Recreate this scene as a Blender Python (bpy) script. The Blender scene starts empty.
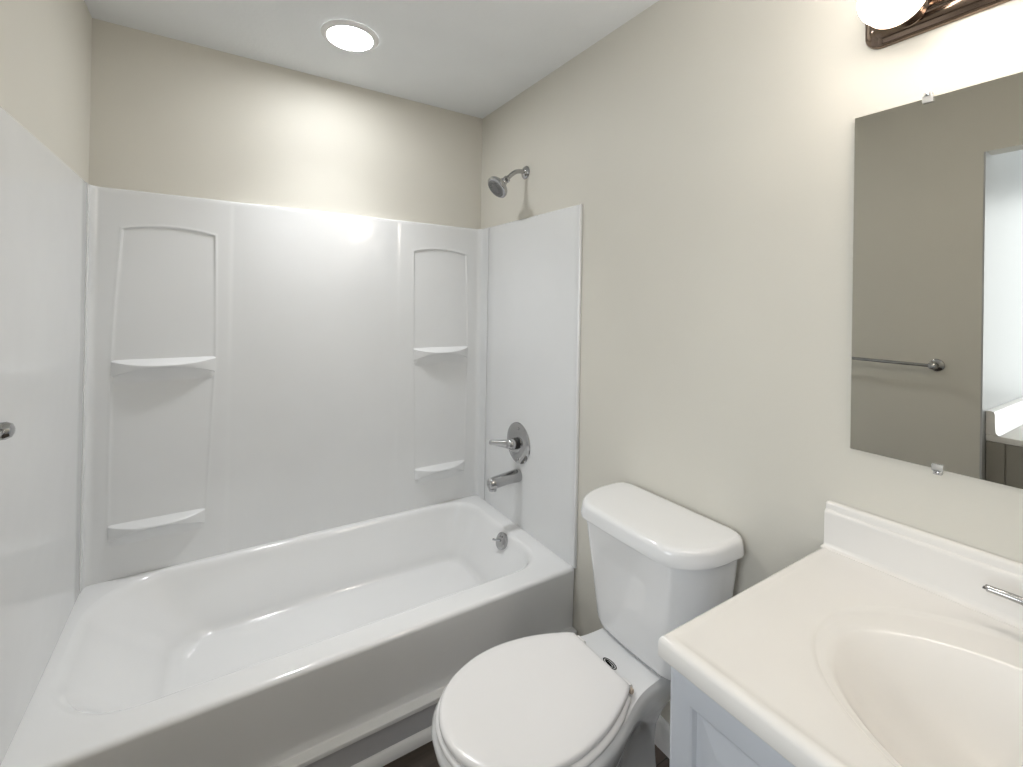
import bpy, bmesh, math, random
from mathutils import Vector, Matrix

sc = bpy.context.scene
COL = sc.collection
PI = math.pi

# ------------------------------------------------------------------ camera
F_PX, PX, PY = 460.26, 502.72, 300.65
YAW, PITCH, ROLL = 0.5571, -0.0032, 0.0171
cd = bpy.data.cameras.new('camera')
cam = bpy.data.objects.new('camera', cd)
COL.objects.link(cam)
fw = Vector((math.sin(YAW) * math.cos(PITCH), math.cos(YAW) * math.cos(PITCH), -math.sin(PITCH)))
rt = Vector((math.cos(YAW), -math.sin(YAW), 0))
up = rt.cross(fw)
r2 = rt * math.cos(ROLL) + up * math.sin(ROLL)
u2 = -rt * math.sin(ROLL) + up * math.cos(ROLL)
M = Matrix((r2, u2, -fw)).transposed().to_4x4()
M.translation = Vector((-1.1506, -2.0744, 1.3157))
cam.matrix_world = M
cd.sensor_width = 36.0
cd.sensor_fit = 'HORIZONTAL'
cd.lens = F_PX / 1023 * 36.0
cd.shift_x = (511.5 - PX) / 1023
cd.shift_y = (PY - 383.5) / 1023
cd.clip_start = 0.02
sc.camera = cam

# ------------------------------------------------------------------ light levels
EXPOSURE = 0.14
LED_STRENGTH = 69.0
LED_POWER = 2.2
GLOBE_STRENGTH = 27.5
HALL_POWER = 28.0
HALL_TOP_FILL = 8.0
sc.view_settings.view_transform = 'Standard'
sc.view_settings.look = 'None'
sc.view_settings.gamma = 1
sc.view_settings.use_curve_mapping = False
sc.view_settings.exposure = EXPOSURE

w = bpy.data.worlds.new('world')
sc.world = w
w.use_nodes = True
w.node_tree.nodes['Background'].inputs[0].default_value = (0.8, 0.85, 0.9, 1)
w.node_tree.nodes['Background'].inputs[1].default_value = 0.3

def area_light(name, loc, direction, sx, sy, power, col, spread=180, disk=False):
    la = bpy.data.lights.new(name, 'AREA')
    la.shape = 'DISK' if disk else 'RECTANGLE'
    la.size = sx
    if not disk:
        la.size_y = sy
    la.energy = power
    la.color = col
    la.spread = math.radians(spread)
    lo = bpy.data.objects.new(name, la)
    lo.location = loc
    lo.rotation_euler = Vector(direction).to_track_quat('-Z', 'Y').to_euler()
    COL.objects.link(lo)
    return lo
# added fill standing in for daylight beyond the doorway; no window is built
area_light('hall_daylight_fill', (-3.29, -2.35, 1.40), (1, 0, 0), 1.3, 1.3, HALL_POWER, (0.93, 0.97, 1.0))
# the recessed light over the tub
area_light('tub_downlight', (-0.758, -0.382, 2.259 - 0.0105), (0, 0, -1), 0.14, 0, LED_POWER, (0.975, 0.99, 1.01), 95, True)
# added unseen overhead fill for the space beyond the doorway, no fixture
area_light('hall_top_fill', (-2.5, -2.35, 2.24), (0, 0, -1), 0.35, 0, HALL_TOP_FILL, (0.96, 0.98, 1.0), 180, True)

# ------------------------------------------------------------------ room numbers
L = 1.524          # alcove length, left wall at x = -L, right wall at x = 0
H = 2.259          # ceiling
FRONT = -2.45      # wall behind the camera
RIM = 0.335        # tub rim
STOP = 1.686       # top of surround
TY = -1.21         # toilet centre line
CT = 0.80          # vanity top

# ------------------------------------------------------------------ materials
def principled(name, col, rough=0.5, metal=0.0, spec=0.5, coat=0.0):
    m = bpy.data.materials.new(name)
    m.use_nodes = True
    b = m.node_tree.nodes['Principled BSDF']
    b.inputs['Base Color'].default_value = (*col, 1)
    b.inputs['Roughness'].default_value = rough
    b.inputs['Metallic'].default_value = metal
    b.inputs['Specular IOR Level'].default_value = spec
    b.inputs['Coat Weight'].default_value = coat
    b.inputs['Coat Roughness'].default_value = 0.08
    return m

def noise_look(m, col, scale=6.0, amount=0.03, bump=0.0, bscale=60.0, dist=0.002):
    """soft mottling of the colour and a little surface unevenness"""
    nt = m.node_tree
    b = nt.nodes['Principled BSDF']
    tc = nt.nodes.new('ShaderNodeTexCoord')
    n = nt.nodes.new('ShaderNodeTexNoise')
    n.inputs['Scale'].default_value = scale
    n.inputs['Detail'].default_value = 3
    nt.links.new(tc.outputs['Object'], n.inputs['Vector'])
    r = nt.nodes.new('ShaderNodeValToRGB')
    r.color_ramp.elements[0].position = 0.3
    r.color_ramp.elements[1].position = 0.7
    r.color_ramp.elements[0].color = (*[c * (1 - amount) for c in col], 1)
    r.color_ramp.elements[1].color = (*[min(1, c * (1 + amount)) for c in col], 1)
    nt.links.new(n.outputs['Fac'], r.inputs['Fac'])
    nt.links.new(r.outputs['Color'], b.inputs['Base Color'])
    if bump:
        n2 = nt.nodes.new('ShaderNodeTexNoise')
        n2.inputs['Scale'].default_value = bscale
        n2.inputs['Detail'].default_value = 2
        nt.links.new(tc.outputs['Object'], n2.inputs['Vector'])
        bp = nt.nodes.new('ShaderNodeBump')
        bp.inputs['Strength'].default_value = bump
        bp.inputs['Distance'].default_value = dist
        nt.links.new(n2.outputs['Fac'], bp.inputs['Height'])
        nt.links.new(bp.outputs['Normal'], b.inputs['Normal'])
    return m

def mat(name, col, rough=0.5, metal=0.0, spec=0.5, coat=0.0, **k):
    return noise_look(principled(name, col, rough, metal, spec, coat), col, **k)

def emit(name, col, strength):
    m = bpy.data.materials.new(name)
    m.use_nodes = True
    b = m.node_tree.nodes['Principled BSDF']
    b.inputs['Base Color'].default_value = (0.9, 0.9, 0.9, 1)
    b.inputs['Emission Color'].default_value = (*col, 1)
    b.inputs['Emission Strength'].default_value = strength
    return m

def wood_floor():
    m = principled('dark_plank_floor', (0.06, 0.045, 0.035), 0.4)
    nt = m.node_tree
    b = nt.nodes['Principled BSDF']
    tc = nt.nodes.new('ShaderNodeTexCoord')
    br = nt.nodes.new('ShaderNodeTexBrick')
    br.inputs['Scale'].default_value = 1.0
    br.inputs['Brick Width'].default_value = 1.1
    br.inputs['Row Height'].default_value = 0.15
    br.inputs['Mortar Size'].default_value = 0.0015
    br.inputs['Color1'].default_value = (0.045, 0.034, 0.026, 1)
    br.inputs['Color2'].default_value = (0.085, 0.062, 0.046, 1)
    br.inputs['Mortar'].default_value = (0.01, 0.008, 0.006, 1)
    nt.links.new(tc.outputs['Object'], br.inputs['Vector'])
    mp = nt.nodes.new('ShaderNodeMapping')
    mp.inputs['Scale'].default_value = (3, 45, 1)
    nt.links.new(tc.outputs['Object'], mp.inputs['Vector'])
    n = nt.nodes.new('ShaderNodeTexNoise')
    n.inputs['Scale'].default_value = 2.0
    n.inputs['Detail'].default_value = 6
    nt.links.new(mp.outputs['Vector'], n.inputs['Vector'])
    mx = nt.nodes.new('ShaderNodeMix')
    mx.data_type = 'RGBA'
    mx.blend_type = 'MULTIPLY'
    mx.inputs['Factor'].default_value = 0.8
    nt.links.new(br.outputs['Color'], mx.inputs['A'])
    rp = nt.nodes.new('ShaderNodeValToRGB')
    rp.color_ramp.elements[0].color = (0.4, 0.4, 0.4, 1)
    rp.color_ramp.elements[1].color = (1.5, 1.5, 1.5, 1)
    nt.links.new(n.outputs['Fac'], rp.inputs['Fac'])
    nt.links.new(rp.outputs['Color'], mx.inputs['B'])
    nt.links.new(mx.outputs['Result'], b.inputs['Base Color'])
    return m

WALL = (0.70, 0.678, 0.612)
m_wall = mat('greige_wall_paint', WALL, 0.55, spec=0.3, scale=3, amount=0.015, bump=0.15, bscale=140, dist=0.001)
m_ceil = mat('flat_ceiling_paint', (0.86, 0.88, 0.89), 0.9, spec=0.1, scale=4, amount=0.015, bump=0.3, bscale=90, dist=0.003)
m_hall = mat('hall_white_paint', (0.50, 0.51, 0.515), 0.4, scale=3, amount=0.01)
m_trim = mat('white_trim_paint', (0.85, 0.85, 0.85), 0.35, scale=8, amount=0.01)
m_floor = wood_floor()
m_acryl = mat('white_acrylic', (0.795, 0.805, 0.81), 0.22, coat=0.3, scale=5, amount=0.01, bump=0.25, bscale=4.5, dist=0.006)
m_tub = mat('white_tub_enamel', (0.87, 0.877, 0.88), 0.10, coat=0.5, scale=5, amount=0.008)
m_gray = mat('grey_base_board', (0.54, 0.54, 0.56), 0.5, scale=9, amount=0.03)
m_china = mat('white_vitreous_china', (0.85, 0.855, 0.86), 0.08, coat=0.4, scale=6, amount=0.005)
m_seat = mat('white_plastic_seat', (0.86, 0.85, 0.845), 0.22, scale=6, amount=0.005)
m_marble = mat('cultured_marble_white', (0.855, 0.835, 0.805), 0.18, coat=0.25, scale=7, amount=0.015)
m_cab = mat('pale_grey_cabinet_paint', (0.53, 0.555, 0.60), 0.4, scale=9, amount=0.01)
m_hcab = mat('taupe_cabinet_paint', (0.34, 0.32, 0.28), 0.5, scale=9, amount=0.03)
m_chrome = mat('polished_chrome', (0.47, 0.47, 0.475), 0.08, 1.0, scale=9, amount=0.02)
m_dark = mat('dark_gap', (0.02, 0.02, 0.02), 0.5, scale=9, amount=0.1)
m_black = mat('black_badge_ink', (0.010, 0.010, 0.010), 0.8, spec=0.1, scale=40, amount=0.05)
m_bronze = mat('rubbed_bronze', (0.24, 0.18, 0.14), 0.16, 0.95, scale=14, amount=0.08)
m_clear = principled('clear_plastic', (0.9, 0.9, 0.88), 0.1)
m_clear.node_tree.nodes['Principled BSDF'].inputs['Transmission Weight'].default_value = 0.6
m_mirror = principled('mirror_silver', (0.64, 0.64, 0.61), 0.0, 1.0)
m_medge = mat('mirror_dark_edge', (0.10, 0.10, 0.08), 0.3, scale=9, amount=0.1)
m_led = emit('led_lens', (0.98, 0.99, 1.0), LED_STRENGTH)
m_globe = emit('frosted_bulb', (1.0, 0.915, 0.83), GLOBE_STRENGTH)
m_tan = mat('tan_hinge_plastic', (0.52, 0.42, 0.33), 0.35, scale=20, amount=0.05)

# ------------------------------------------------------------------ helpers
def finish(name, bm, m, parent=None, smooth=35):
    me = bpy.data.meshes.new(name)
    bmesh.ops.remove_doubles(bm, verts=bm.verts, dist=1e-6)
    bmesh.ops.recalc_face_normals(bm, faces=bm.faces)
    bm.to_mesh(me)
    bm.free()
    for mm in (m if isinstance(m, (list, tuple)) else [m]):
        me.materials.append(mm)
    if smooth:
        for p in me.polygons:
            p.use_smooth = True
        me.set_sharp_from_angle(angle=math.radians(smooth))
    o = bpy.data.objects.new(name, me)
    COL.objects.link(o)
    if parent is not None:
        o.parent = parent
        o.matrix_parent_inverse = parent.matrix_world.inverted() if False else Matrix.Translation(-parent.location)
    return o

def thing(name, label, cat, loc=(0, 0, 0), group=None):
    o = bpy.data.objects.new(name, None)
    o.empty_display_size = 0.05
    o.location = loc
    COL.objects.link(o)
    return tag(o, label, cat, group)

def tag(o, label, cat, group=None):
    o['label'] = label
    o['category'] = cat
    if group:
        o['group'] = group
    return o

def struct(o, label=None):
    o['kind'] = 'structure'
    if label:
        o['label'] = label
    return o

def box(bm, x0, x1, y0, y1, z0, z1, bevel=0.0, seg=2):
    vs = [bm.verts.new((x, y, z)) for x in (x0, x1) for y in (y0, y1) for z in (z0, z1)]
    fs = []
    for q in ((0, 1, 3, 2), (4, 6, 7, 5), (0, 4, 5, 1), (2, 3, 7, 6), (0, 2, 6, 4), (1, 5, 7, 3)):
        fs.append(bm.faces.new([vs[i] for i in q]))
    if bevel:
        es = set(e for f in fs for e in f.edges)
        bmesh.ops.bevel(bm, geom=list(es), offset=bevel, segments=seg, affect='EDGES', profile=0.5)
    return fs

def loft(bm, rings, cap0=True, cap1=True, closed=True):
    vr = [[bm.verts.new(p) for p in r] for r in rings]
    n = len(vr[0])
    for a, b in zip(vr, vr[1:]):
        for i in range(n if closed else n - 1):
            j = (i + 1) % n
            bm.faces.new((a[i], a[j], b[j], b[i]))
    if cap0:
        bm.faces.new(list(reversed(vr[0])))
    if cap1:
        bm.faces.new(vr[-1])
    return vr

def frame_of(d):
    d = Vector(d).normalized()
    a = Vector((0, 0, 1)) if abs(d.z) < 0.9 else Vector((1, 0, 0))
    u = d.cross(a).normalized()
    return d, u, d.cross(u).normalized()

def lathe(bm, origin, axis, prof, n=32, cap=True):
    """prof: list of (distance along axis, radius)"""
    d, u, v = frame_of(axis)
    o = Vector(origin)
    rings = [[o + d * t + (u * math.cos(2 * PI * k / n) + v * math.sin(2 * PI * k / n)) * max(r, 1e-4) for k in range(n)]
             for t, r in prof]
    loft(bm, rings, cap, cap)

def tube(bm, pts, radii, n=16, flat=1.0):
    pts = [Vector(p) for p in pts]
    if not isinstance(radii, (list, tuple)):
        radii = [radii] * len(pts)
    rings = []
    prevu = None
    for i, p in enumerate(pts):
        d = (pts[min(i + 1, len(pts) - 1)] - pts[max(i - 1, 0)]).normalized()
        if prevu is None:
            _, u, _ = frame_of(d)
        else:
            u = (prevu - d * prevu.dot(d)).normalized()
        prevu = u
        v = d.cross(u)
        rings.append([p + (u * math.cos(2 * PI * k / n) + v * math.sin(2 * PI * k / n) * flat) * radii[i] for k in range(n)])
    loft(bm, rings)

def catmull(pts, n=6):
    out = []
    P = [pts[0]] + list(pts) + [pts[-1]]
    for i in range(1, len(P) - 2):
        p0, p1, p2, p3 = (Vector(q) for q in P[i - 1:i + 3])
        for k in range(n):
            t = k / n
            out.append(0.5 * ((2 * p1) + (p2 - p0) * t + (2 * p0 - 5 * p1 + 4 * p2 - p3) * t * t + (3 * p1 - p0 - 3 * p2 + p3) * t ** 3))
    out.append(Vector(P[-2]))
    return out

def sm(a, b, x):
    t = min(1, max(0, (x - a) / (b - a)))
    return t * t * (3 - 2 * t)

def rrect(x0, x1, y0, y1, r, n=10):
    """rounded rectangle, 4*(n+1) points, anticlockwise; r may be (right side, left side)"""
    rr, rl = r if isinstance(r, tuple) else (r, r)
    cap = min((x1 - x0) / 2, (y1 - y0) / 2) - 1e-4
    rr, rl = min(rr, cap), min(rl, cap)
    pts = []
    for cx, cy, a0, q in ((x1 - rr, y1 - rr, 0, rr), (x0 + rl, y1 - rl, 90, rl), (x0 + rl, y0 + rl, 180, rl), (x1 - rr, y0 + rr, 270, rr)):
        for k in range(n + 1):
            a = math.radians(a0 + 90 * k / n)
            pts.append((cx + q * math.cos(a), cy + q * math.sin(a)))
    return pts

# ================================================================== SETTING
DOOR0, DOOR1, DOORH = -1.512, -2.40, 1.965
WT = 0.085
def slab(name, m, *boxes, label=None):
    bm = bmesh.new()
    for b in boxes:
        box(bm, *b)
    return struct(finish(name, bm, m, smooth=0), label)

slab('floor', m_floor, (-3.4, 0.1, -3.3, 0.1, -0.1, 0.0), label='dark brown wood plank floor')
slab('ceiling', m_ceil, (-3.4, 0.1, -3.3, 0.1, H, H + 0.1), label='pale grey painted ceiling')
slab('wall_back', m_wall, (-L - WT, 0.1, 0.0, 0.1, 0, H), label='greige wall above the tub')
slab('wall_right', m_wall, (0.0, 0.1, FRONT - 0.1, 0.0, 0, H), label='greige wall behind toilet and vanity')
slab('wall_left', m_wall, (-L - WT, -L, DOOR0, 0.0, 0, H), (-L - WT, -L, FRONT, DOOR0, DOORH, H),
     (-L - WT, -L, FRONT, DOOR1, 0, DOORH), label='greige wall with doorway, seen in the mirror')
slab('wall_front', m_wall, (-L - WT, 0.1, FRONT - 0.1, FRONT, 0, H))
# the space beyond the doorway
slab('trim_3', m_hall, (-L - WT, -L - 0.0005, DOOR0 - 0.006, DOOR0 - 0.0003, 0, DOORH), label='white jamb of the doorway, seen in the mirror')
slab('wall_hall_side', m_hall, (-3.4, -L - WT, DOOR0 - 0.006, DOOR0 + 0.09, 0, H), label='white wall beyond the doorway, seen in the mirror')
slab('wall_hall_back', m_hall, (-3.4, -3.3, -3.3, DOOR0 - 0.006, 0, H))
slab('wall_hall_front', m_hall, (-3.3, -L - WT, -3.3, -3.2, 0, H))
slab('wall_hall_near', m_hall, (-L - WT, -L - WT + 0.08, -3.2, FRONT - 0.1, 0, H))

def board(name, y0, y1):
    bm = bmesh.new()
    prof = [(0, 0), (-0.013, 0), (-0.013, 0.070), (-0.010, 0.080), (-0.005, 0.086), (0, 0.087)]
    loft(bm, [[(x - 0.0005, y, z) for x, z in prof] for y in (y0, y1)])
    return struct(finish(name, bm, m_trim), 'white baseboard behind the toilet')
board('baseboard_right', -1.598, -0.812)

# base of the tub: grey board and quarter round on the floor
bm = bmesh.new()
box(bm, -L + 0.002, -0.002, -0.785, -0.60, 0.001, 0.094)
struct(finish('trim_1', bm, m_gray, smooth=0), 'grey board below the tub apron')
bm = bmesh.new()
q = [(-0.7855, 0.001)] + [(-0.7855 - 0.017 * math.cos(a), 0.001 + 0.029 * math.sin(a)) for a in [PI / 2 * k / 8 for k in range(9)]]
loft(bm, [[(x, y, z) for y, z in q] for x in (-L + 0.002, -0.002)])
struct(finish('trim_2', bm, m_trim), 'white quarter round along the floor')

# ================================================================== BATHTUB
tub = thing('bathtub', 'white glossy alcove bathtub with plain apron, set between three walls', 'bathtub', (-L / 2, -0.39, 0.0))
bm = bmesh.new()
X0, X1 = -L + 0.004, -0.004
def ring(x0, x1, y0, y1, r, z):
    return [(x, y, z) for x, y in rrect(x0, x1, y0, y1, r, 14)]
rings = []
B = -0.004
rings.append(ring(X0, X1, -0.752, B, 0.003, 0.0965))
rings.append(ring(X0, X1, -0.791, B, 0.003, 0.0965))          # bottom ledge
rings.append(ring(X0, X1, -0.794, B, 0.003, 0.0990))
rings.append(ring(X0, X1, -0.794, B, 0.003, 0.110))
rings.append(ring(X0, X1, -0.792, B, 0.003, 0.112))
rings.append(ring(X0, X1, -0.768, B, 0.003, 0.1130))
rings.append(ring(X0, X1, -0.7655, B, 0.003, 0.116))
rings.append(ring(X0, X1, -0.769, B, 0.003, 0.285))
for k in range(8):                                            # rolled front edge
    a = PI / 2 * k / 7
    rings.append(ring(X0, X1, -0.757 - 0.0145 * math.cos(a), B, 0.003 + 0.002 * k / 7, 0.3205 + 0.0145 * math.sin(a)))
# rim, inner lip, basin walls and floor
A = dict(x0=-1.475, x1=-0.080, y0=-0.676, y1=-0.050, r=0.125, q=0.20)
Z = dict(x0=-1.225, x1=-0.175, y0=-0.590, y1=-0.120, r=0.10, q=0.10)
FZ = 0.105
def lerp(a, b, t): return a + (b - a) * t
def basin(t, z, s=0.0):
    return ring(lerp(A['x0'], Z['x0'], t) - s, lerp(A['x1'], Z['x1'], t) + s, lerp(A['y0'], Z['y0'], t) - s,
                lerp(A['y1'], Z['y1'], t) + s, (lerp(A['r'], Z['r'], t), lerp(A['q'], Z['q'], t)), z)
rings.append(ring(X0 + 0.002, X1 - 0.002, -0.754, B - 0.002, 0.005, RIM + 0.0004))
rings.append(basin(0, RIM + 0.001, 0.014))
N = 5
for k in range(N + 1):
    a = PI / 2 * k / N
    rings.append(basin(0.09 * (1 - math.cos(a)), RIM + 0.0008 - 0.030 * (1 - math.cos(a)) ** 1.15, 0.012 * (1 - math.sin(a))))
for t in (0.15, 0.23, 0.34, 0.46, 0.58, 0.70, 0.80):
    rings.append(basin(t, lerp(RIM - 0.029, FZ + 0.035, (t - 0.09) / 0.71)))
for k in range(1, 7):
    a = PI / 2 * k / 6
    rings.append(basin(0.80 + 0.2 * (1 - math.cos(a)) + 0.06 * math.sin(a), FZ + 0.035 * (1 - math.sin(a))))
rings.append(basin(1.25, FZ - 0.002))
rings.append(basin(1.8, FZ - 0.006))
loft(bm, rings, cap0=False, cap1=True)
finish('basin', bm, m_tub, tub, 40)
# overflow plate with trip lever on the end wall of the basin
ov = Vector((-0.103, -0.414, 0.299))
axis = Vector((-0.93, 0, 0.37)).normalized()
bm = bmesh.new()
lathe(bm, ov, axis, [(-0.012, 0.032), (0.001, 0.034), (0.004, 0.033), (0.007, 0.028), (0.008, 0.012), (0.0085, 0.0)], 40)
ovp = finish('overflow_plate', bm, m_chrome, tub)
ovp['label'] = 'chrome overflow plate with trip lever'
bm = bmesh.new()
tube(bm, [ov + axis * 0.006 + Vector((0, 0.0, 0.002)), ov + axis * 0.022 + Vector((0, 0.010, -0.004)), ov + axis * 0.034 + Vector((0, 0.020, -0.006))],
     [0.0045, 0.004, 0.0045], 10)
lathe(bm, ov + axis * 0.007 + Vector((0, 0, 0.02)) , axis, [(0, 0.004), (0.002, 0.004), (0.003, 0.001)], 10)
lathe(bm, ov + axis * 0.007 - Vector((0, 0, 0.02)) , axis, [(0, 0.004), (0.002, 0.004), (0.003, 0.001)], 10)
o = finish('trip_lever', bm, m_chrome, None)
o.parent = ovp
o.matrix_parent_inverse = Matrix.Identity(4)

# ================================================================== SURROUND
sur = thing('tub_surround', 'white three-sided acrylic surround with moulded shelves above the bathtub', 'tub surround', (-L / 2, -0.03, RIM))
ZB = RIM + 0.001
SH1, SH2 = 1.092, 0.525
# towers: field edges as functions of height
def fl(z, T):   # left edge of the recessed field
    return lerp(T['l2'], T['l1'], max(0, (z - SH2) / (SH1 - SH2))) if z < SH1 else lerp(T['l1'], T['l0'], ((z - SH1) / (1.566 - SH1)) ** 1.3)
def fr(z, T):
    return lerp(T['r2'], T['r1'], max(0, (z - SH2) / (SH1 - SH2))) if z < SH1 else lerp(T['r1'], T['r0'], ((z - SH1) / (1.566 - SH1)) ** 1.3)
TL = dict(l0=-1.430, l1=-1.452, l2=-1.452, r0=-1.157, r1=-1.150, r2=-1.172, a=-1.512, b=-1.104)
TR = dict(l0=-0.368, l1=-0.362, l2=-0.345, r0=-0.092, r1=-0.076, r2=-0.082, a=-0.438, b=-0.012)
EDGE = [-0.016, -0.010, -0.006, -0.003, 0.0, 0.003, 0.006, 0.009, 0.013, 0.02]
ZT = 1.548
ARCH = 0.018
rowsA = [ZB, 0.40, 0.46, 0.50, SH2 - 0.004, SH2, 0.56, 0.62, 0.70, 0.78, 0.86, 0.94, 1.0, 1.05, SH1 - 0.004, SH1, 1.13, 1.2, 1.27, 1.34, 1.41, 1.47]
rowsB = [ZT - e for e in reversed(EDGE)]
rowsC = [1.60, 1.64, 1.667]
def tower_cols(T):
    """columns as functions z -> x"""
    c = []
    c += [lambda z, e=e: fl(z, T) + e for e in EDGE]
    c += [lambda z, t=t: lerp(fl(z, T) + 0.02, fr(z, T) - 0.02, t) for t in (0.12, 0.25, 0.4, 0.5, 0.6, 0.75, 0.88)]
    c += [lambda z, e=e: fr(z, T) - e for e in reversed(EDGE)]
    return c
def depth(x, z, T, zt):
    s = min(x - fl(z, T), fr(z, T) - x, zt - z)
    if z < SH2 - 0.002:
        s = -1
    k = 0.35 + 0.65 * sm(1.30, 1.55, z) if z > SH1 else 0.35 - 0.15 * sm(0.9, 0.6, z)
    d = 0.024 - k * 0.0055 * sm(-0.001, 0.007, s) + (0.3 + 0.7 * k) * 0.0015 * math.exp(-((s + 0.002) / 0.0032) ** 2)
    return d
bm = bmesh.new()
cols = []
# left flange and corner
for (x, y) in ((-L + 0.011, -0.066), (-L + 0.0115, -0.05)):
    cols.append(('fix', x, y))
for k in range(7):
    a = PI / 2 * k / 6
    cols.append(('fix', -L + 0.0115 + 0.022 * (1 - math.cos(a)), -0.046 + 0.022 * math.sin(a)))
for c in tower_cols(TL): cols.append(('tow', c, TL))
for dx, dd in ((-0.012, 0.024), (-0.005, 0.0239), (0.0, 0.0234), (0.006, 0.0227), (0.012, 0.0225)):
    cols.append(('fix', TL['b'] + dx, -dd))
for k in range(1, 20):
    t = k / 20
    x = lerp(TL['b'] + 0.012, TR['a'] - 0.012, t)
    cols.append(('mid', x, t))
for dx, dd in ((-0.012, 0.0225), (-0.006, 0.0227), (0.0, 0.0234), (0.005, 0.0239), (0.012, 0.024)):
    cols.append(('fix', TR['a'] + dx, -dd))
for c in tower_cols(TR): cols.append(('tow', c, TR))
for k in range(7):
    a = PI / 2 * (1 - k / 6)
    cols.append(('fix', -0.0115 - 0.022 * (1 - math.cos(a)), -0.046 + 0.022 * math.sin(a)))
for (x, y) in ((-0.0115, -0.07), (-0.011, -0.10)):
    cols.append(('fix', x, y))
allrows = rowsA + rowsB + rowsC
def place(c, z, top=False):
    if c[0] == 'fix':
        return (c[1], c[2], z)
    if c[0] == 'mid':
        x, t = c[1], c[2]
        d = 0.0225 + 0.005 * math.sin(PI * t) * sm(0.35, 0.6, z) * (1 - 0.6 * sm(1.3, 1.67, z))
        d += 0.0016 * math.sin(7 * t + 5 * z) * sm(0.34, 0.5, z)
        return (x, -d, z)
    T = c[2]
    u = (c[1](z) - fl(z, T)) / (fr(z, T) - fl(z, T))
    uu = min(1, max(0, u))
    arch = ARCH * (1 - (2 * uu - 1) ** 2)
    wgt = sm(1.30, ZT - 0.02, z) if z <= ZT + 0.016 else 1 - sm(ZT + 0.016, 1.667, z)
    z2 = z + arch * wgt
    x = c[1](z)
    return (x, -depth(x, z2, T, ZT + arch), z2)
grid = [[bm.verts.new(place(c, z)) for c in cols] for z in allrows]
# rounded top edge returning to the wall
def back_of(p, dz, f):
    x, y, z = p
    if x < -L + 0.03 and y < -0.025: tx, ty = -L + 0.001, y
    elif x > -0.03 and y < -0.025: tx, ty = -0.001, y
    else: tx, ty = min(max(x, -L + 0.001), -0.001), -0.001
    return (lerp(x, tx, f), lerp(y, ty, f), z + dz)
last = [place(c, 1.667) for c in cols]
for dz, f in ((0.010, 0.0), (0.015, 0.08), (0.018, 0.25), (0.019, 0.5), (0.0185, 1.0)):
    grid.append([bm.verts.new(back_of(p, dz, f)) for p in last])
for a, b in zip(grid, grid[1:]):
    for i in range(len(cols) - 1):
        bm.faces.new((a[i], a[i + 1], b[i + 1], b[i]))
# side returns of the flanges
for i, wx in ((0, -L + 0.001), (-1, -0.001)):
    prev = None
    for row in grid:
        v = bm.verts.new((wx, row[i].co.y, row[i].co.z))
        if prev:
            bm.faces.new((prev[0], prev[1], row[i], v))
        prev = (v, row[i])
finish('back_panel', bm, m_acryl, sur, 30)

def side_panel(xw, s, y0, y1):
    """flat end panel with a rounded front and top edge; s = +1 grows towards +x"""
    bm = bmesh.new()
    th = 0.0085
    prof = [(y0, 0.0005), (y0, th - 0.001), (y0 - 0.002, th)]
    prof += [(lerp(y0, y1, t), th + 0.0015 * math.sin(PI * t)) for t in (0.1, 0.25, 0.4, 0.55, 0.7, 0.85, 0.95)]
    prof += [(y1 + 0.012, th + 0.001), (y1 + 0.008, th + 0.003), (y1 + 0.003, th + 0.0025), (y1, th), (y1, 0.0005)]
    rows = [ZB, 0.6, 0.9, 1.2, 1.5, STOP - 0.010, STOP - 0.005, STOP - 0.001, STOP]
    loft(bm, [[(xw + s * min(d, th + 0.003 if z < STOP - 0.009 else [0.011, 0.010, 0.006, 0.003][min(3, max(0, rows.index(z) - 5))]), y, z) for y, d in prof] for z in rows])
    return bm
finish('side_panel', side_panel(-L, 1, -0.0665, -0.845), m_acryl, sur, 30)
finish('side_panel', side_panel(0.0, -1, -0.102, -0.778), m_acryl, sur, 30)

def shelf(x0, x1, z, bulge, drop):
    """crescent ledge: flat dished top, rounded lip, arched underside"""
    bm = bmesh.new()
    yb = -0.006
    n = 28
    rings = []
    for k in range(n + 1):
        t = k / n
        u = 2 * t - 1
        x = lerp(x0, x1, t)
        q = 1 - abs(u) ** 2.3
        b = 0.026 + bulge * q                              # how far the lip stands out
        zl = z - 0.003 - drop * q                          # lip sags in the middle
        lo = z - 0.058 + (0.058 - drop - 0.013) * q        # its lower edge arches up in the middle
        prof = [(yb, z + 0.004), (-0.018, z + 0.004), (-0.021, z + 0.0015), (-0.021 - (b - 0.021) * 0.35, lerp(z, zl, 0.30)), (-0.021 - (b - 0.021) * 0.75, lerp(z, zl, 0.74)),
                (-b + 0.001, zl + 0.0005), (-b - 0.0015, zl - 0.002), (-b - 0.0015, zl - 0.005), (-b, (zl + lo) / 2 - 0.002), (-b + 0.002, lo + 0.002), (-b + 0.006, lo - 0.001),
                (-0.022 - (b - 0.022) * 0.55, lerp(lo, z - 0.074, 0.45)), (-0.0232, z - 0.076), (-0.0212, z - 0.088), (yb, z - 0.090)]
        rings.append([(x, y, zz) for y, zz in prof])
    loft(bm, rings)
    return bm
for x0, x1, z in ((-1.452, -1.148, SH1), (-1.452, -1.172, SH2), (-0.362, -0.076, SH1), (-0.345, -0.083, SH2)):
    finish('shelf', shelf(x0, x1, z, 0.040, 0.016 if z > 1 else 0.010), m_acryl, sur, 40)

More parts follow.
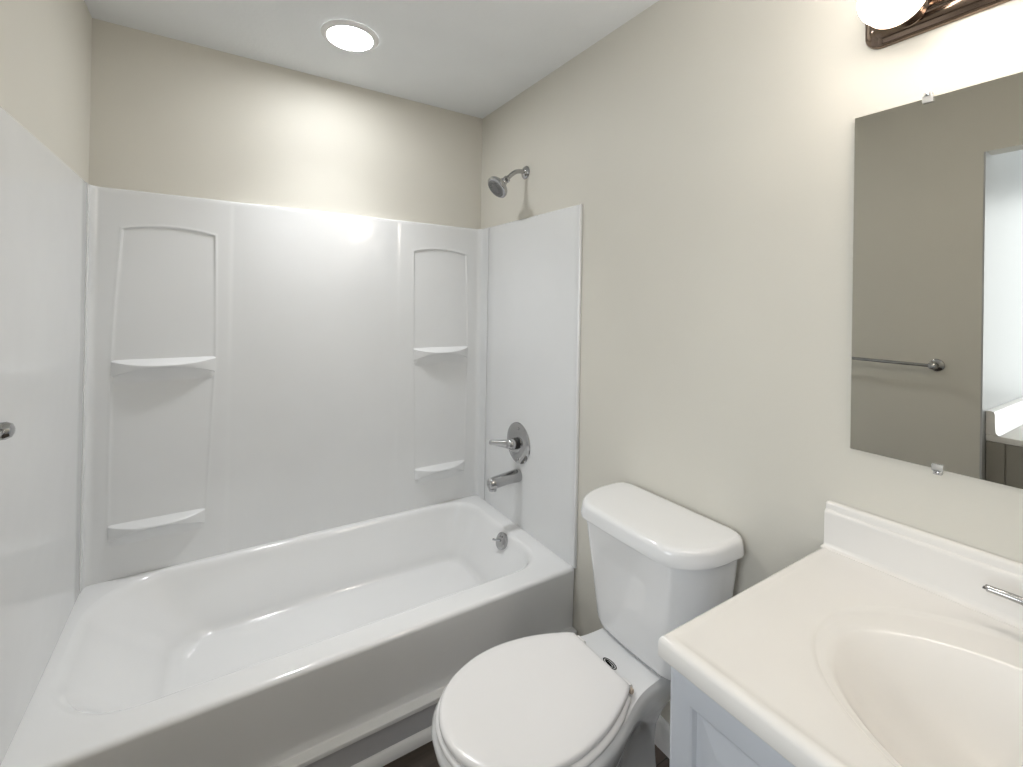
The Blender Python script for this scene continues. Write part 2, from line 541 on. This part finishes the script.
# ================================================================== SHOWER, VALVE, SPOUT
sh = thing('shower_head', 'chrome shower head on a bent arm high on the greige wall', 'shower head', (0, -0.403, 1.888))
bm = bmesh.new()
lathe(bm, (0.0, -0.403, 1.888), (-1, 0, 0), [(0.0, 0.028), (0.003, 0.029), (0.008, 0.026), (0.014, 0.017), (0.017, 0.0115)], 32)
finish('flange', bm, m_chrome, sh)
bm = bmesh.new()
arm = catmull([(-0.004, -0.403, 1.888), (-0.030, -0.403, 1.889), (-0.055, -0.403, 1.882), (-0.078, -0.403, 1.865), (-0.100, -0.403, 1.843)], 6)
tube(bm, arm, 0.0098, 18)
finish('arm', bm, m_chrome, sh)
bm = bmesh.new()
hd = Vector((-0.74, 0.02, -0.67)).normalized()
ho = Vector((-0.094, -0.403, 1.849))
lathe(bm, ho, hd, [(0, 0.012), (0.004, 0.0155), (0.014, 0.0155), (0.017, 0.012), (0.021, 0.0125), (0.026, 0.017), (0.031, 0.0175), (0.036, 0.016),
                   (0.040, 0.020), (0.048, 0.036), (0.058, 0.047), (0.064, 0.0505), (0.069, 0.0515), (0.075, 0.0505), (0.078, 0.047), (0.079, 0.044)], 48)
head = finish('head', bm, m_chrome, sh)
bm = bmesh.new()
lathe(bm, ho + hd * 0.0785, hd, [(0, 0.041), (0.003, 0.040), (0.0035, 0.034), (0.002, 0.032), (0.002, 0.022), (0.0045, 0.020), (0.005, 0.008), (0.006, 0.0)], 48)
d_, u_, v_ = frame_of(hd)
for R_, cnt in ((0.027, 14), (0.014, 8)):
    for k in range(cnt):
        a = 2 * PI * k / cnt
        lathe(bm, ho + hd * 0.080 + (u_ * math.cos(a) + v_ * math.sin(a)) * R_, hd, [(0, 0.0026), (0.004, 0.0022), (0.005, 0.001)], 8)
o = finish('spray_face', bm, mat('grey_spray_face', (0.22, 0.22, 0.22), 0.3, 0.6, scale=20, amount=0.1), None)
o.parent = head
o.matrix_parent_inverse = Matrix.Identity(4)
# (head itself carries an offset parent inverse, so its children keep world coordinates)

vy, vz = -0.396, 0.698
va = thing('tub_valve', 'chrome round tub valve plate with lever handle on the white end panel', 'tub valve', (-0.009, vy, vz))
bm = bmesh.new()
lathe(bm, (-0.0095, vy, vz), (-1, 0, 0), [(0, 0.088), (0.002, 0.0895), (0.005, 0.088), (0.010, 0.078), (0.014, 0.060), (0.016, 0.045), (0.0165, 0.030), (0.016, 0.022)], 56)
for dz in (0.066, -0.066):
    lathe(bm, (-0.021, vy - 0.012, vz + dz), (-1, 0, 0), [(0, 0.006), (0.0025, 0.006), (0.004, 0.004), (0.0042, 0.0)], 14)
finish('escutcheon', bm, m_chrome, va)
bm = bmesh.new()
lathe(bm, (-0.0255, vy, vz), (-1, 0, 0), [(0, 0.025), (0.012, 0.0245), (0.014, 0.022)], 32)
o = finish('sleeve', bm, m_dark, va)
o['label'] = 'dark gap ring behind the handle'
bm = bmesh.new()
lathe(bm, (-0.036, vy, vz), (-1, 0, 0), [(0, 0.021), (0.003, 0.0245), (0.022, 0.0235), (0.030, 0.020), (0.035, 0.013), (0.036, 0.0)], 32)
lev = [(0, 0.0), (0.1, 0.018), (0.25, 0.0175), (0.4, 0.0155), (0.55, 0.0138), (0.7, 0.0122), (0.85, 0.0112), (0.96, 0.0108), (0.99, 0.009), (1.0, 0.004)]
tube(bm, [(-0.048 - 0.062 * t, vy + 0.082 * t, vz - 0.001 - 0.004 * t) for t, _ in lev], [max(r, 0.004) for _, r in lev], 20)
finish('lever_handle', bm, m_chrome, va)

sp = thing('tub_spout', 'chrome tub spout with down-turned tip below the round valve', 'tub spout', (-0.009, -0.402, 0.556))
bm = bmesh.new()
secs = [(-0.010, 0.0270, 0.0270, 0.558), (-0.014, 0.0285, 0.0285, 0.558), (-0.024, 0.0282, 0.0282, 0.558), (-0.050, 0.0268, 0.0265, 0.5565),
        (-0.080, 0.0252, 0.0250, 0.5545), (-0.110, 0.0248, 0.0250, 0.551), (-0.135, 0.0243, 0.0250, 0.548), (-0.152, 0.0235, 0.0245, 0.5465), (-0.161, 0.0195, 0.0205, 0.546), (-0.165, 0.012, 0.013, 0.5465), (-0.166, 0.001, 0.001, 0.5465)]
n = 28
loft(bm, [[(x, -0.402 + a * math.cos(2 * PI * k / n), z + b * math.sin(2 * PI * k / n)) for k in range(n)] for x, a, b, z in secs])
finish('spout_body', bm, m_chrome, sp)
bm = bmesh.new()
lathe(bm, (-0.142, -0.402, 0.540), (0, 0, -1), [(0, 0.0165), (0.018, 0.0165), (0.024, 0.0155), (0.026, 0.013), (0.022, 0.012), (0.016, 0.012)], 28)
finish('outlet', bm, m_chrome, sp)

# ================================================================== CEILING LIGHT
cl = thing('ceiling_light', 'round white recessed ceiling light, lit, above the bathtub', 'ceiling light', (-0.758, -0.382, H))
LC = (-0.758, -0.382, H - 0.0005)
bm = bmesh.new()
lathe(bm, LC, (0, 0, -1), [(0, 0.098), (0.004, 0.098), (0.008, 0.094), (0.011, 0.086), (0.0115, 0.0795), (0.009, 0.0775), (0.002, 0.0775)], 64, cap=False)
finish('trim_ring', bm, m_trim, cl)
bm = bmesh.new()
lathe(bm, LC, (0, 0, -1), [(0.003, 0.0774), (0.0075, 0.0774), (0.008, 0.07), (0.008, 0.0)], 64)
o = finish('lens', bm, m_led, cl)
o['label'] = 'glowing white lens'

# ================================================================== TOILET
toi = thing('toilet', 'white two-piece toilet with closed lid between bathtub and vanity', 'toilet', (-0.35, TY, 0))
def outline(ctrl, n=6):
    """ctrl: (f, halfwidth) from the wall side to the front tip -> closed loop of (f, w)"""
    c = catmull([(f, w_, 0) for f, w_ in ctrl], n)
    right = [(p.x, max(p.y, 0)) for p in c]
    left = [(f, -w_) for f, w_ in reversed(right[:-1])]
    return right + left
def f2w(f, w_, z):
    return (-f, TY + w_, z)
bowl_ctrl = [(0.060, 0.060), (0.065, 0.095), (0.11, 0.104), (0.19, 0.108), (0.25, 0.113), (0.30, 0.126), (0.36, 0.150), (0.43, 0.170), (0.51, 0.183),
             (0.58, 0.179), (0.64, 0.162), (0.695, 0.130), (0.730, 0.078), (0.742, 0.030), (0.744, 0.0)]
oc = outline(bowl_ctrl)
BT = 0.382
def bowl_ring(z, fr_, bk, k, kmin=0.0):
    out = []
    for f, w_ in oc:
        t = (f - 0.06) / 0.69
        kr = 1 - (1 - sm(0.13, 0.362, z)) * 0.5 * (1 - sm(0.20, 0.50, f))     # narrow trapway below the deck
        out.append(f2w(lerp(bk, fr_, t), w_ * k * kr, z))
    return out
bm = bmesh.new()
loft(bm, [bowl_ring(0.0005, 0.565, 0.10, 0.66), bowl_ring(0.012, 0.568, 0.098, 0.675), bowl_ring(0.030, 0.555, 0.105, 0.63), bowl_ring(0.07, 0.535, 0.11, 0.575),
          bowl_ring(0.13, 0.530, 0.115, 0.55), bowl_ring(0.18, 0.555, 0.115, 0.60), bowl_ring(0.22, 0.600, 0.11, 0.70), bowl_ring(0.26, 0.655, 0.10, 0.82),
          bowl_ring(0.30, 0.705, 0.085, 0.92), bowl_ring(0.33, 0.735, 0.07, 0.975), bowl_ring(0.352, 0.748, 0.062, 0.998), bowl_ring(0.366, 0.750, 0.06, 1.0),
          bowl_ring(0.372, 0.747, 0.063, 0.985), bowl_ring(BT, 0.741, 0.068, 0.95)])
finish('bowl', bm, m_china, toi, 50)
# seat ring
seat_ctrl = [(0.306, 0.050), (0.306, 0.106), (0.335, 0.128), (0.374, 0.148), (0.43, 0.166), (0.50, 0.177), (0.56, 0.176), (0.61, 0.165), (0.66, 0.143), (0.703, 0.106), (0.729, 0.062), (0.738, 0.025), (0.7395, 0.0)]
lid_ctrl = [(0.300, 0.050), (0.300, 0.098), (0.303, 0.1025), (0.325, 0.117), (0.374, 0.139), (0.43, 0.157), (0.50, 0.168), (0.56, 0.166), (0.61, 0.154), (0.66, 0.131), (0.700, 0.096), (0.724, 0.055), (0.733, 0.022), (0.7345, 0.0)]
def plate(ctrl, levels, cf=0.5, crown=0.0):
    loop = outline(ctrl)
    bm = bmesh.new()
    rings = []
    for z, ins in levels:
        rg = []
        for f, w_ in loop:
            d = math.hypot(f - cf, w_)
            k = (d - ins) / d
            rg.append(f2w(cf + (f - cf) * k, w_ * k, z))
        rings.append(rg)
    loft(bm, rings)
    return bm
finish('seat', plate(seat_ctrl, [(BT + 0.002, 0.006), (BT + 0.003, 0.001), (BT + 0.007, 0.0), (BT + 0.011, 0.001), (BT + 0.014, 0.005), (BT + 0.0150, 0.010)]), m_seat, toi, 40)
LZ = BT + 0.0165
lid = finish('lid', plate(lid_ctrl, [(LZ, 0.007), (LZ + 0.001, 0.001), (LZ + 0.005, 0.0), (LZ + 0.010, 0.0005), (LZ + 0.0135, 0.003), (LZ + 0.0155, 0.008),
                                     (LZ + 0.0165, 0.022), (LZ + 0.018, 0.06), (LZ + 0.019, 0.10)]), m_seat, toi, 40)
for s in (-1, 1):
    bm = bmesh.new()
    y = TY + s * 0.082
    loft(bm, [[(x, yy, z) for x, z in rrect(-0.306, -0.284, BT + 0.0005, BT + 0.021, 0.007, 5)] for yy in (y - 0.013, y - 0.012, y + 0.012, y + 0.013)])
    h = finish('hinge', bm, m_seat, toi, 40)
    bm = bmesh.new()
    lathe(bm, (-0.295, y + s * 0.013, BT + 0.012), (0, s, 0), [(0, 0.0065), (0.008, 0.0065), (0.010, 0.005), (0.0105, 0)], 16)
    o = finish('hinge_pin', bm, m_tan, None)
    o.parent = h
    o.matrix_parent_inverse = Matrix.Identity(4)
    o['label'] = 'tan hinge pin'
# oval maker's badge printed on the deck behind the lid
def oval(bm, cx, cy, z, a, b, a2=0, b2=0, n=40, ccx=None):
    o_ = [bm.verts.new((cx + b * math.cos(2 * PI * k / n), cy + a * math.sin(2 * PI * k / n), z)) for k in range(n)]
    if a2:
        i_ = [bm.verts.new((cx + b2 * math.cos(2 * PI * k / n), cy + a2 * math.sin(2 * PI * k / n), z)) for k in range(n)]
        for k in range(n):
            bm.faces.new((o_[k], o_[(k + 1) % n], i_[(k + 1) % n], i_[k]))
    else:
        bm.faces.new(o_)
bm = bmesh.new()
bx_, by_ = -0.268, -1.2135
oval(bm, bx_, by_, BT + 0.0006, 0.0225, 0.0105, 0.0195, 0.0083)
oval(bm, bx_, by_, BT + 0.0006, 0.0165, 0.0058, 0.0125, 0.0028)
oval(bm, bx_ - 0.0012, by_ + 0.003, BT + 0.0007, 0.011, 0.0022)
r = bmesh.ops.extrude_face_region(bm, geom=list(bm.faces))
bmesh.ops.translate(bm, verts=[v for v in r['geom'] if isinstance(v, bmesh.types.BMVert)], vec=(0, 0, 0.0004))
o = finish('badge', bm, m_black, toi, 0)
o['label'] = 'small black oval badge'

def dplan(w_, front, back, c, sidef):
    """tank plan: straight back, flat front, broad rounded front corners -> list of (f, w)"""
    rb = 0.040
    half = [(back + rb * (1 - math.cos(a)), w_ - rb * (1 - math.sin(a))) for a in [PI / 2 * k / 6 for k in range(7)]] + [(sidef * 0.6 + 0.4 * (back + rb), w_)]
    n = 12
    for k in range(n + 1):
        a = PI / 2 * k / n
        half.append((sidef + (front - sidef) * math.sin(a) ** 1.0, w_ - c + c * math.cos(a)))
    half.append((front + 0.002, (w_ - c) * 0.5))
    return half + [(front + 0.003, 0)] + [(f, -q) for f, q in reversed(half)]
def tank_ring(z, w_, front, back=0.018, c=0.075, sidef=0.10):
    return [f2w(f, q - 0.008, z) for f, q in dplan(w_, front, back, c, sidef)]
bm = bmesh.new()
loft(bm, [tank_ring(BT + 0.0015, 0.145, 0.174, 0.03), tank_ring(BT + 0.007, 0.161, 0.195, 0.026), tank_ring(BT + 0.015, 0.167, 0.200, 0.022), tank_ring(BT + 0.030, 0.171, 0.203, 0.020),
          tank_ring(0.46, 0.177, 0.207), tank_ring(0.55, 0.186, 0.214), tank_ring(0.64, 0.198, 0.222), tank_ring(0.699, 0.204, 0.228)])
finish('tank', bm, m_china, toi, 50)
bm = bmesh.new()
def lid_r(z, i): return tank_ring(z, 0.2145 - i, 0.250 - i, 0.010 + i * 0.4, 0.095, 0.10)
loft(bm, [lid_r(0.6995, 0.014), lid_r(0.6995, 0.003), lid_r(0.701, 0.0005), lid_r(0.704, 0.0), lid_r(0.716, 0.001), lid_r(0.730, 0.003), lid_r(0.736, 0.0048), lid_r(0.7405, 0.0085), lid_r(0.7428, 0.0135), lid_r(0.7435, 0.02), lid_r(0.745, 0.06)])
finish('tank_lid', bm, m_china, toi, 50)
for s in (-1, 1):
    bm = bmesh.new()
    lathe(bm, (-0.33, TY + s * 0.098, 0.0005), (0, 0, 1), [(0, 0.014), (0.006, 0.014), (0.013, 0.011), (0.017, 0.006), (0.018, 0.0)], 20)
    finish('bolt_cap', bm, m_china, toi)

# ================================================================== VANITY CABINET
VY0, VY1 = -1.6005, -2.3985
vc = thing('vanity_cabinet', 'pale grey painted vanity cabinet with raised panel doors under the white sink top', 'cabinet', (-0.27, -2.0, 0))
VF = -0.517
bm = bmesh.new()
box(bm, VF, -0.003, VY0 - 0.016, VY0, 0.0005, 0.766, 0.001, 1)
box(bm, VF, -0.003, VY1, VY1 + 0.016, 0.0005, 0.766, 0.001, 1)
box(bm, VF, VF + 0.018, VY1 + 0.016, VY0 - 0.016, 0.09, 0.766)
box(bm, VF + 0.06, VF + 0.075, VY1 + 0.016, VY0 - 0.016, 0.0005, 0.09)
box(bm, VF + 0.018, -0.003, VY1 + 0.016, VY0 - 0.016, 0.09, 0.106)
box(bm, -0.010, -0.003, VY1 + 0.016, VY0 - 0.016, 0.106, 0.766)
finish('carcass', bm, m_cab, vc, 30)
def raised_door(y0, y1, z0, z1):
    """y0 > y1; stepped frame and sloped raised field facing -x"""
    bm = bmesh.new()
    xb, xf = VF - 0.0008, VF - 0.019
    lv = [(0, xb), (0, xf + 0.005), (0.004, xf + 0.0015), (0.008, xf), (0.038, xf), (0.041, xf + 0.002), (0.044, xf + 0.009), (0.050, xf + 0.0095), (0.053, xf + 0.009), (0.078, xf + 0.001), (0.081, xf)]
    loft(bm, [[(x, y, z) for y, z in rrect(y1 + i, y0 - i, z0 + i, z1 - i, 0.0012, 2)] for i, x in lv])
    return bm
finish('door', raised_door(VY0 - 0.001, -1.998, 0.115, 0.752), m_cab, vc, 25)
finish('door', raised_door(-2.002, VY1 + 0.001, 0.115, 0.752), m_cab, vc, 25)

# ================================================================== VANITY TOP
vt = thing('bathroom_sink', 'white cultured marble counter with moulded oval basin and low backsplash', 'sink', (-0.28, -2.0, 0.767))
bm = bmesh.new()
VX0, VX1, WY0, WY1 = -0.557, -0.001, -2.402, -1.597
CX, CY = -0.285, -2.0
NA = 192
corner = [math.atan2(y - CY, x - CX) % (2 * PI) for x in (VX0, VX1) for y in (WY0, WY1)]
ang = [2 * PI * k / NA for k in range(NA)]
for c in corner:                      # snap the nearest sample to every corner
    i = min(range(NA), key=lambda j: abs((ang[j] - c + PI) % (2 * PI) - PI))
    ang[i] = c
def ell(cx, a, bf, bb, z):
    out = []
    for t in ang:
        c_, s_ = math.cos(t), math.sin(t)
        b = bb if c_ > 0 else bf
        k = 1 / math.sqrt((c_ / b) ** 2 + (s_ / a) ** 2)
        out.append((cx + c_ * k, CY + s_ * k, z))
    return out
def rect(ix0, ix1, iy, z):
    x0, x1, y0, y1 = VX0 + ix0, VX1 - ix1, WY0 + iy, WY1 - iy
    out = []
    for t in ang:
        c_, s_ = math.cos(t), math.sin(t)
        ks = []
        if c_ > 1e-9: ks.append((VX1 - CX) / c_)
        if c_ < -1e-9: ks.append((VX0 - CX) / c_)
        if s_ > 1e-9: ks.append((WY1 - CY) / s_)
        if s_ < -1e-9: ks.append((WY0 - CY) / s_)
        k = min(ks)
        x, y = CX + c_ * k, CY + s_ * k
        x = x0 + (x - VX0) / (VX1 - VX0) * (x1 - x0)
        y = y0 + (y - WY0) / (WY1 - WY0) * (y1 - y0)
        out.append((x, y, z))
    return out
rings = []
bowl = [(0.06, -0.128), (0.16, -0.127), (0.30, -0.122), (0.44, -0.112), (0.57, -0.097), (0.69, -0.077), (0.79, -0.056), (0.87, -0.037), (0.93, -0.022), (0.965, -0.012), (0.985, -0.0070), (1.0, -0.0046), (1.02, -0.0037)]
for s, dz in bowl:
    rings.append(ell(-0.305 + 0.0 * s, 0.262 * s, 0.200 * s, 0.165 * s, CT + dz))
rings.append(ell(-0.285, 0.281, 0.226, 0.217, CT - 0.0036))
rings.append(ell(-0.283, 0.2845, 0.230, 0.222, CT - 0.0034))
rings.append(ell(-0.282, 0.287, 0.233, 0.226, CT - 0.0022))
rings.append(ell(-0.282, 0.290, 0.237, 0.231, CT - 0.0005))
rings.append(ell(-0.282, 0.294, 0.241, 0.236, CT))
rings.append(rect(0.030, 0.010, 0.020, CT))
rings.append(rect(0.020, 0.008, 0.016, CT))
rings.append(rect(0.0175, 0.006, 0.012, CT + 0.0012))
rings.append(rect(0.012, 0.004, 0.008, CT + 0.0012))
rings.append(rect(0.009, 0.003, 0.005, CT + 0.0006))
rings.append(rect(0.0045, 0.0015, 0.0025, CT - 0.0012))
rings.append(rect(0.0015, 0.0005, 0.0008, CT - 0.0042))
rings.append(rect(0.0, 0.0, 0.0, CT - 0.0085))
rings.append(rect(0.0, 0.0, 0.0, CT - 0.029))
rings.append(rect(0.0015, 0.0, 0.001, CT - 0.032))
rings.append(rect(0.006, 0.0, 0.004, CT - 0.033))
rings.append(rect(0.024, 0.0, 0.009, CT - 0.033))
rings.append(rect(0.036, 0.008, 0.012, CT - 0.0325))
loft(bm, rings, cap0=True, cap1=False)
finish('countertop', bm, m_marble, vt, 32)
bm = bmesh.new()
prof = [(-0.0015, CT - 0.002), (-0.036, CT - 0.001), (-0.036, CT + 0.0008), (-0.029, CT + 0.002), (-0.025, CT + 0.005), (-0.0235, CT + 0.011), (-0.022, CT + 0.070), (-0.022, CT + 0.074), (-0.0195, CT + 0.0775), (-0.016, CT + 0.079),
        (-0.0155, CT + 0.083), (-0.0155, CT + 0.089), (-0.014, CT + 0.0925), (-0.010, CT + 0.094), (-0.0015, CT + 0.094)]
def bs(y, k):
    return [(-0.0015 + (x + 0.0015) * (1 - k * (0.0 if z < CT + 0.003 else 1)), y, CT + (z - CT) * (1 - k * 0.06)) for x, z in prof]
loft(bm, [bs(WY0, 0.3), bs(WY0 + 0.001, 0.08), bs(WY0 + 0.004, 0), bs(WY1 - 0.004, 0), bs(WY1 - 0.001, 0.08), bs(WY1, 0.3)])
finish('backsplash', bm, m_marble, vt, 45)
bm = bmesh.new()
lathe(bm, (-0.305, CY, CT - 0.1295), (0, 0, 1), [(0, 0.024), (0.004, 0.024), (0.0055, 0.021), (0.004, 0.016), (0.0035, 0.0)], 32)
o = finish('drain', bm, m_chrome, vt)
o['label'] = 'chrome drain'

# ================================================================== FAUCET
fa = thing('faucet', 'chrome two-handle faucet behind the oval sink, one lever in view', 'faucet', (-0.068, -2.0, CT))
fx = -0.066
bm = bmesh.new()
lv = [(0.0005, 0.0), (0.006, 0.0), (0.011, 0.003), (0.014, 0.008)]
loft(bm, [[(x, y, CT + z) for x, y in rrect(fx - 0.026 + i, fx + 0.026 - i, CY - 0.078 + i, CY + 0.078 - i, 0.024 - i, 8)] for z, i in lv])
finish('base_plate', bm, m_chrome, fa)
for s in (1, -1):
    bm = bmesh.new()
    y = CY + s * 0.052
    lathe(bm, (fx, y, CT + 0.0145), (0, 0, 1), [(0, 0.021), (0.010, 0.019), (0.024, 0.017), (0.030, 0.0185), (0.038, 0.018), (0.044, 0.013), (0.046, 0.0)], 28)
    tube(bm, catmull([(fx, y, CT + 0.048), (fx - 0.002, y + s * 0.02, CT + 0.056), (fx - 0.004, y + s * 0.055, CT + 0.061), (fx - 0.007, y + s * 0.088, CT + 0.062), (fx - 0.0075, y + s * 0.092, CT + 0.062)], 4),
         [0.011, 0.011, 0.0105, 0.010, 0.0095, 0.009, 0.0085, 0.008, 0.0075, 0.0072, 0.007, 0.0068, 0.0068, 0.0068, 0.0066, 0.006, 0.004], 14, 0.8)
    finish('handle', bm, m_chrome, fa)
bm = bmesh.new()
tube(bm, catmull([(fx + 0.004, CY, CT + 0.0145), (fx + 0.002, CY, CT + 0.05), (fx - 0.02, CY, CT + 0.082), (fx - 0.06, CY, CT + 0.083), (fx - 0.10, CY, CT + 0.068), (fx - 0.105, CY, CT + 0.060)], 5),
     [0.020] + [0.017] * 5 + [0.0155] * 8 + [0.014] * 8 + [0.0125] * 3 + [0.011], 20)
finish('spout', bm, m_chrome, fa)

# ================================================================== MIRROR
MY0, MY1, MZ0, MZ1 = -1.639, -2.36, 1.0195, 1.7175
mi = thing('wall_mirror', 'frameless rectangular mirror clipped to the wall above the vanity', 'mirror', (0, -2.0, MZ0))
bm = bmesh.new()
fs = box(bm, -0.0075, -0.0015, MY1, MY0, MZ0, MZ1)
bm.faces.ensure_lookup_table()
for f in bm.faces:
    f.material_index = 0 if f.calc_center_median().x < -0.007 else 1
finish('mirror_glass', bm, [m_mirror, m_medge], mi, 0)
for y, z, s in ((-1.757, MZ1, 1), (-2.24, MZ1, 1), (-1.778, MZ0, -1), (-2.24, MZ0, -1)):
    bm = bmesh.new()
    box(bm, -0.0125, -0.0082, y - 0.008, y + 0.008, z - 0.009 if s > 0 else z - 0.004, z + 0.004 if s > 0 else z + 0.009, 0.001)
    box(bm, -0.0125, -0.001, y - 0.006, y + 0.006, z + 0.0006 if s > 0 else z - 0.010, z + 0.010 if s > 0 else z - 0.0006, 0.001)
    c = finish('mirror_clip', bm, m_clear, mi)
    c['label'] = 'clear plastic mirror clip'
    bm = bmesh.new()
    lathe(bm, (-0.0125, y, z + s * 0.006), (-1, 0, 0), [(0, 0.003), (0.0012, 0.0028), (0.0018, 0.001)], 12)
    o = finish('screw', bm, m_chrome, None)
    o.parent = c
    o.matrix_parent_inverse = Matrix.Identity(4)

# ================================================================== VANITY LIGHT
LZ0, LZ1 = 1.848, 1.945
vl = thing('vanity_light', 'bronze wall light bar with round frosted bulbs above the mirror', 'wall light', (0, -2.0, LZ0))
bm = bmesh.new()
lv = [(-0.0005, 0.0), (-0.005, 0.0), (-0.008, 0.0012), (-0.0095, 0.004), (-0.011, 0.006), (-0.018, 0.010), (-0.023, 0.016), (-0.025, 0.024), (-0.0255, 0.026), (-0.029, 0.028), (-0.032, 0.033), (-0.033, 0.040)]
loft(bm, [[(x, y, z) for y, z in rrect(-2.338 + i, -1.654 - i, LZ0 + i, LZ1 - i, 0.030 - i * 0.5, 8)] for x, i in lv])
finish('back_plate', bm, m_bronze, vl, 30)
for k in range(4):
    y = -1.733 - 0.178 * k
    zc = 1.886
    bm = bmesh.new()
    lathe(bm, (-0.0335, y, zc), (-1, 0, 0), [(0, 0.030), (0.003, 0.030), (0.005, 0.024), (0.018, 0.025), (0.026, 0.029), (0.036, 0.0365), (0.047, 0.0435), (0.0565, 0.0475), (0.0580, 0.0475), (0.0572, 0.0455), (0.047, 0.041), (0.036, 0.034), (0.029, 0.020)], 36, cap=True)
    sck = finish('socket', bm, m_bronze, vl)
    bm = bmesh.new()
    pr = [(0.028, 0.016), (0.036, 0.0175)]
    for j in range(1, 25):
        a = PI - 2.78 * j / 24 - 0.36 if False else PI - 0.36 - (PI - 0.36) * j / 24
        pr.append((0.036 + 0.0460 + 0.0490 * math.cos(a), 0.0490 * math.sin(a)))
    lathe(bm, (-0.0335, y, zc), (-1, 0, 0), pr, 36)
    o = finish('bulb', bm, m_globe, None)
    o.parent = sck
    o.matrix_parent_inverse = Matrix.Identity(4)
    o['label'] = 'glowing frosted globe bulb'

# ================================================================== TOWEL BAR (left wall, end in view, rest in the mirror)
tb = thing('towel_bar', 'chrome towel bar on the left wall beside the tub, reflected in the mirror', 'towel bar', (-L, -1.15, 1.08))
TZ = 1.075
bm = bmesh.new()
tube(bm, [(-L + 0.060, -0.935, TZ), (-L + 0.060, -1.376, TZ)], 0.0072, 16)
finish('bar', bm, m_chrome, tb)
for y in (-0.929, -1.378):
    bm = bmesh.new()
    lathe(bm, (-L + 0.0005, y, TZ), (1, 0, 0), [(0, 0.026), (0.004, 0.027), (0.009, 0.025), (0.014, 0.016), (0.020, 0.0115), (0.040, 0.011), (0.047, 0.013), (0.055, 0.0155), (0.064, 0.0155), (0.071, 0.012), (0.074, 0.006), (0.0745, 0.0)], 32)
    finish('post', bm, m_chrome, tb)

# ================================================================== HALL VANITY (seen only in the mirror)
hv = thing('hall_vanity', 'taupe cabinet with white counter and backsplash beyond the doorway, seen in the mirror', 'cabinet', (-2.1, -1.75, 0))
HX0, HX1, HY0, HY1 = -2.55, -1.566, -1.96, DOOR0 - 0.0075
bm = bmesh.new()
box(bm, HX0, HX1 - 0.010, HY0 + 0.03, HY1, 0.001, 0.7785, 0.002, 1)
box(bm, HX1 - 0.0098, HX1 - 0.003, HY1 - 0.055, HY1 - 0.001, 0.001, 0.7785, 0.001, 1)
box(bm, HX1 - 0.0098, HX1 - 0.004, HY1 - 0.115, HY1 - 0.058, 0.001, 0.7785, 0.001, 1)
box(bm, HX1 - 0.0098, HX1 - 0.003, HY0 + 0.03, HY1 - 0.118, 0.680, 0.7785, 0.001, 1)
box(bm, HX1 - 0.0098, HX1 - 0.003, HY0 + 0.03, HY1 - 0.118, 0.001, 0.674, 0.001, 1)
finish('carcass', bm, m_hcab, hv, 30)
bm = bmesh.new()
box(bm, HX0, HX1, HY0, HY1, 0.7795, 0.8055, 0.003, 2)
finish('countertop', bm, m_marble, hv)
bm = bmesh.new()
pf = [(HY1, 0.806), (HY1 - 0.042, 0.806), (HY1 - 0.034, 0.810), (HY1 - 0.028, 0.820), (HY1 - 0.026, 0.893), (HY1 - 0.023, 0.900), (HY1 - 0.017, 0.903), (HY1, 0.903)]
loft(bm, [[(x, y, z) for y, z in pf] for x in (HX0, HX1 - 0.0005)])
finish('backsplash', bm, m_marble, hv)
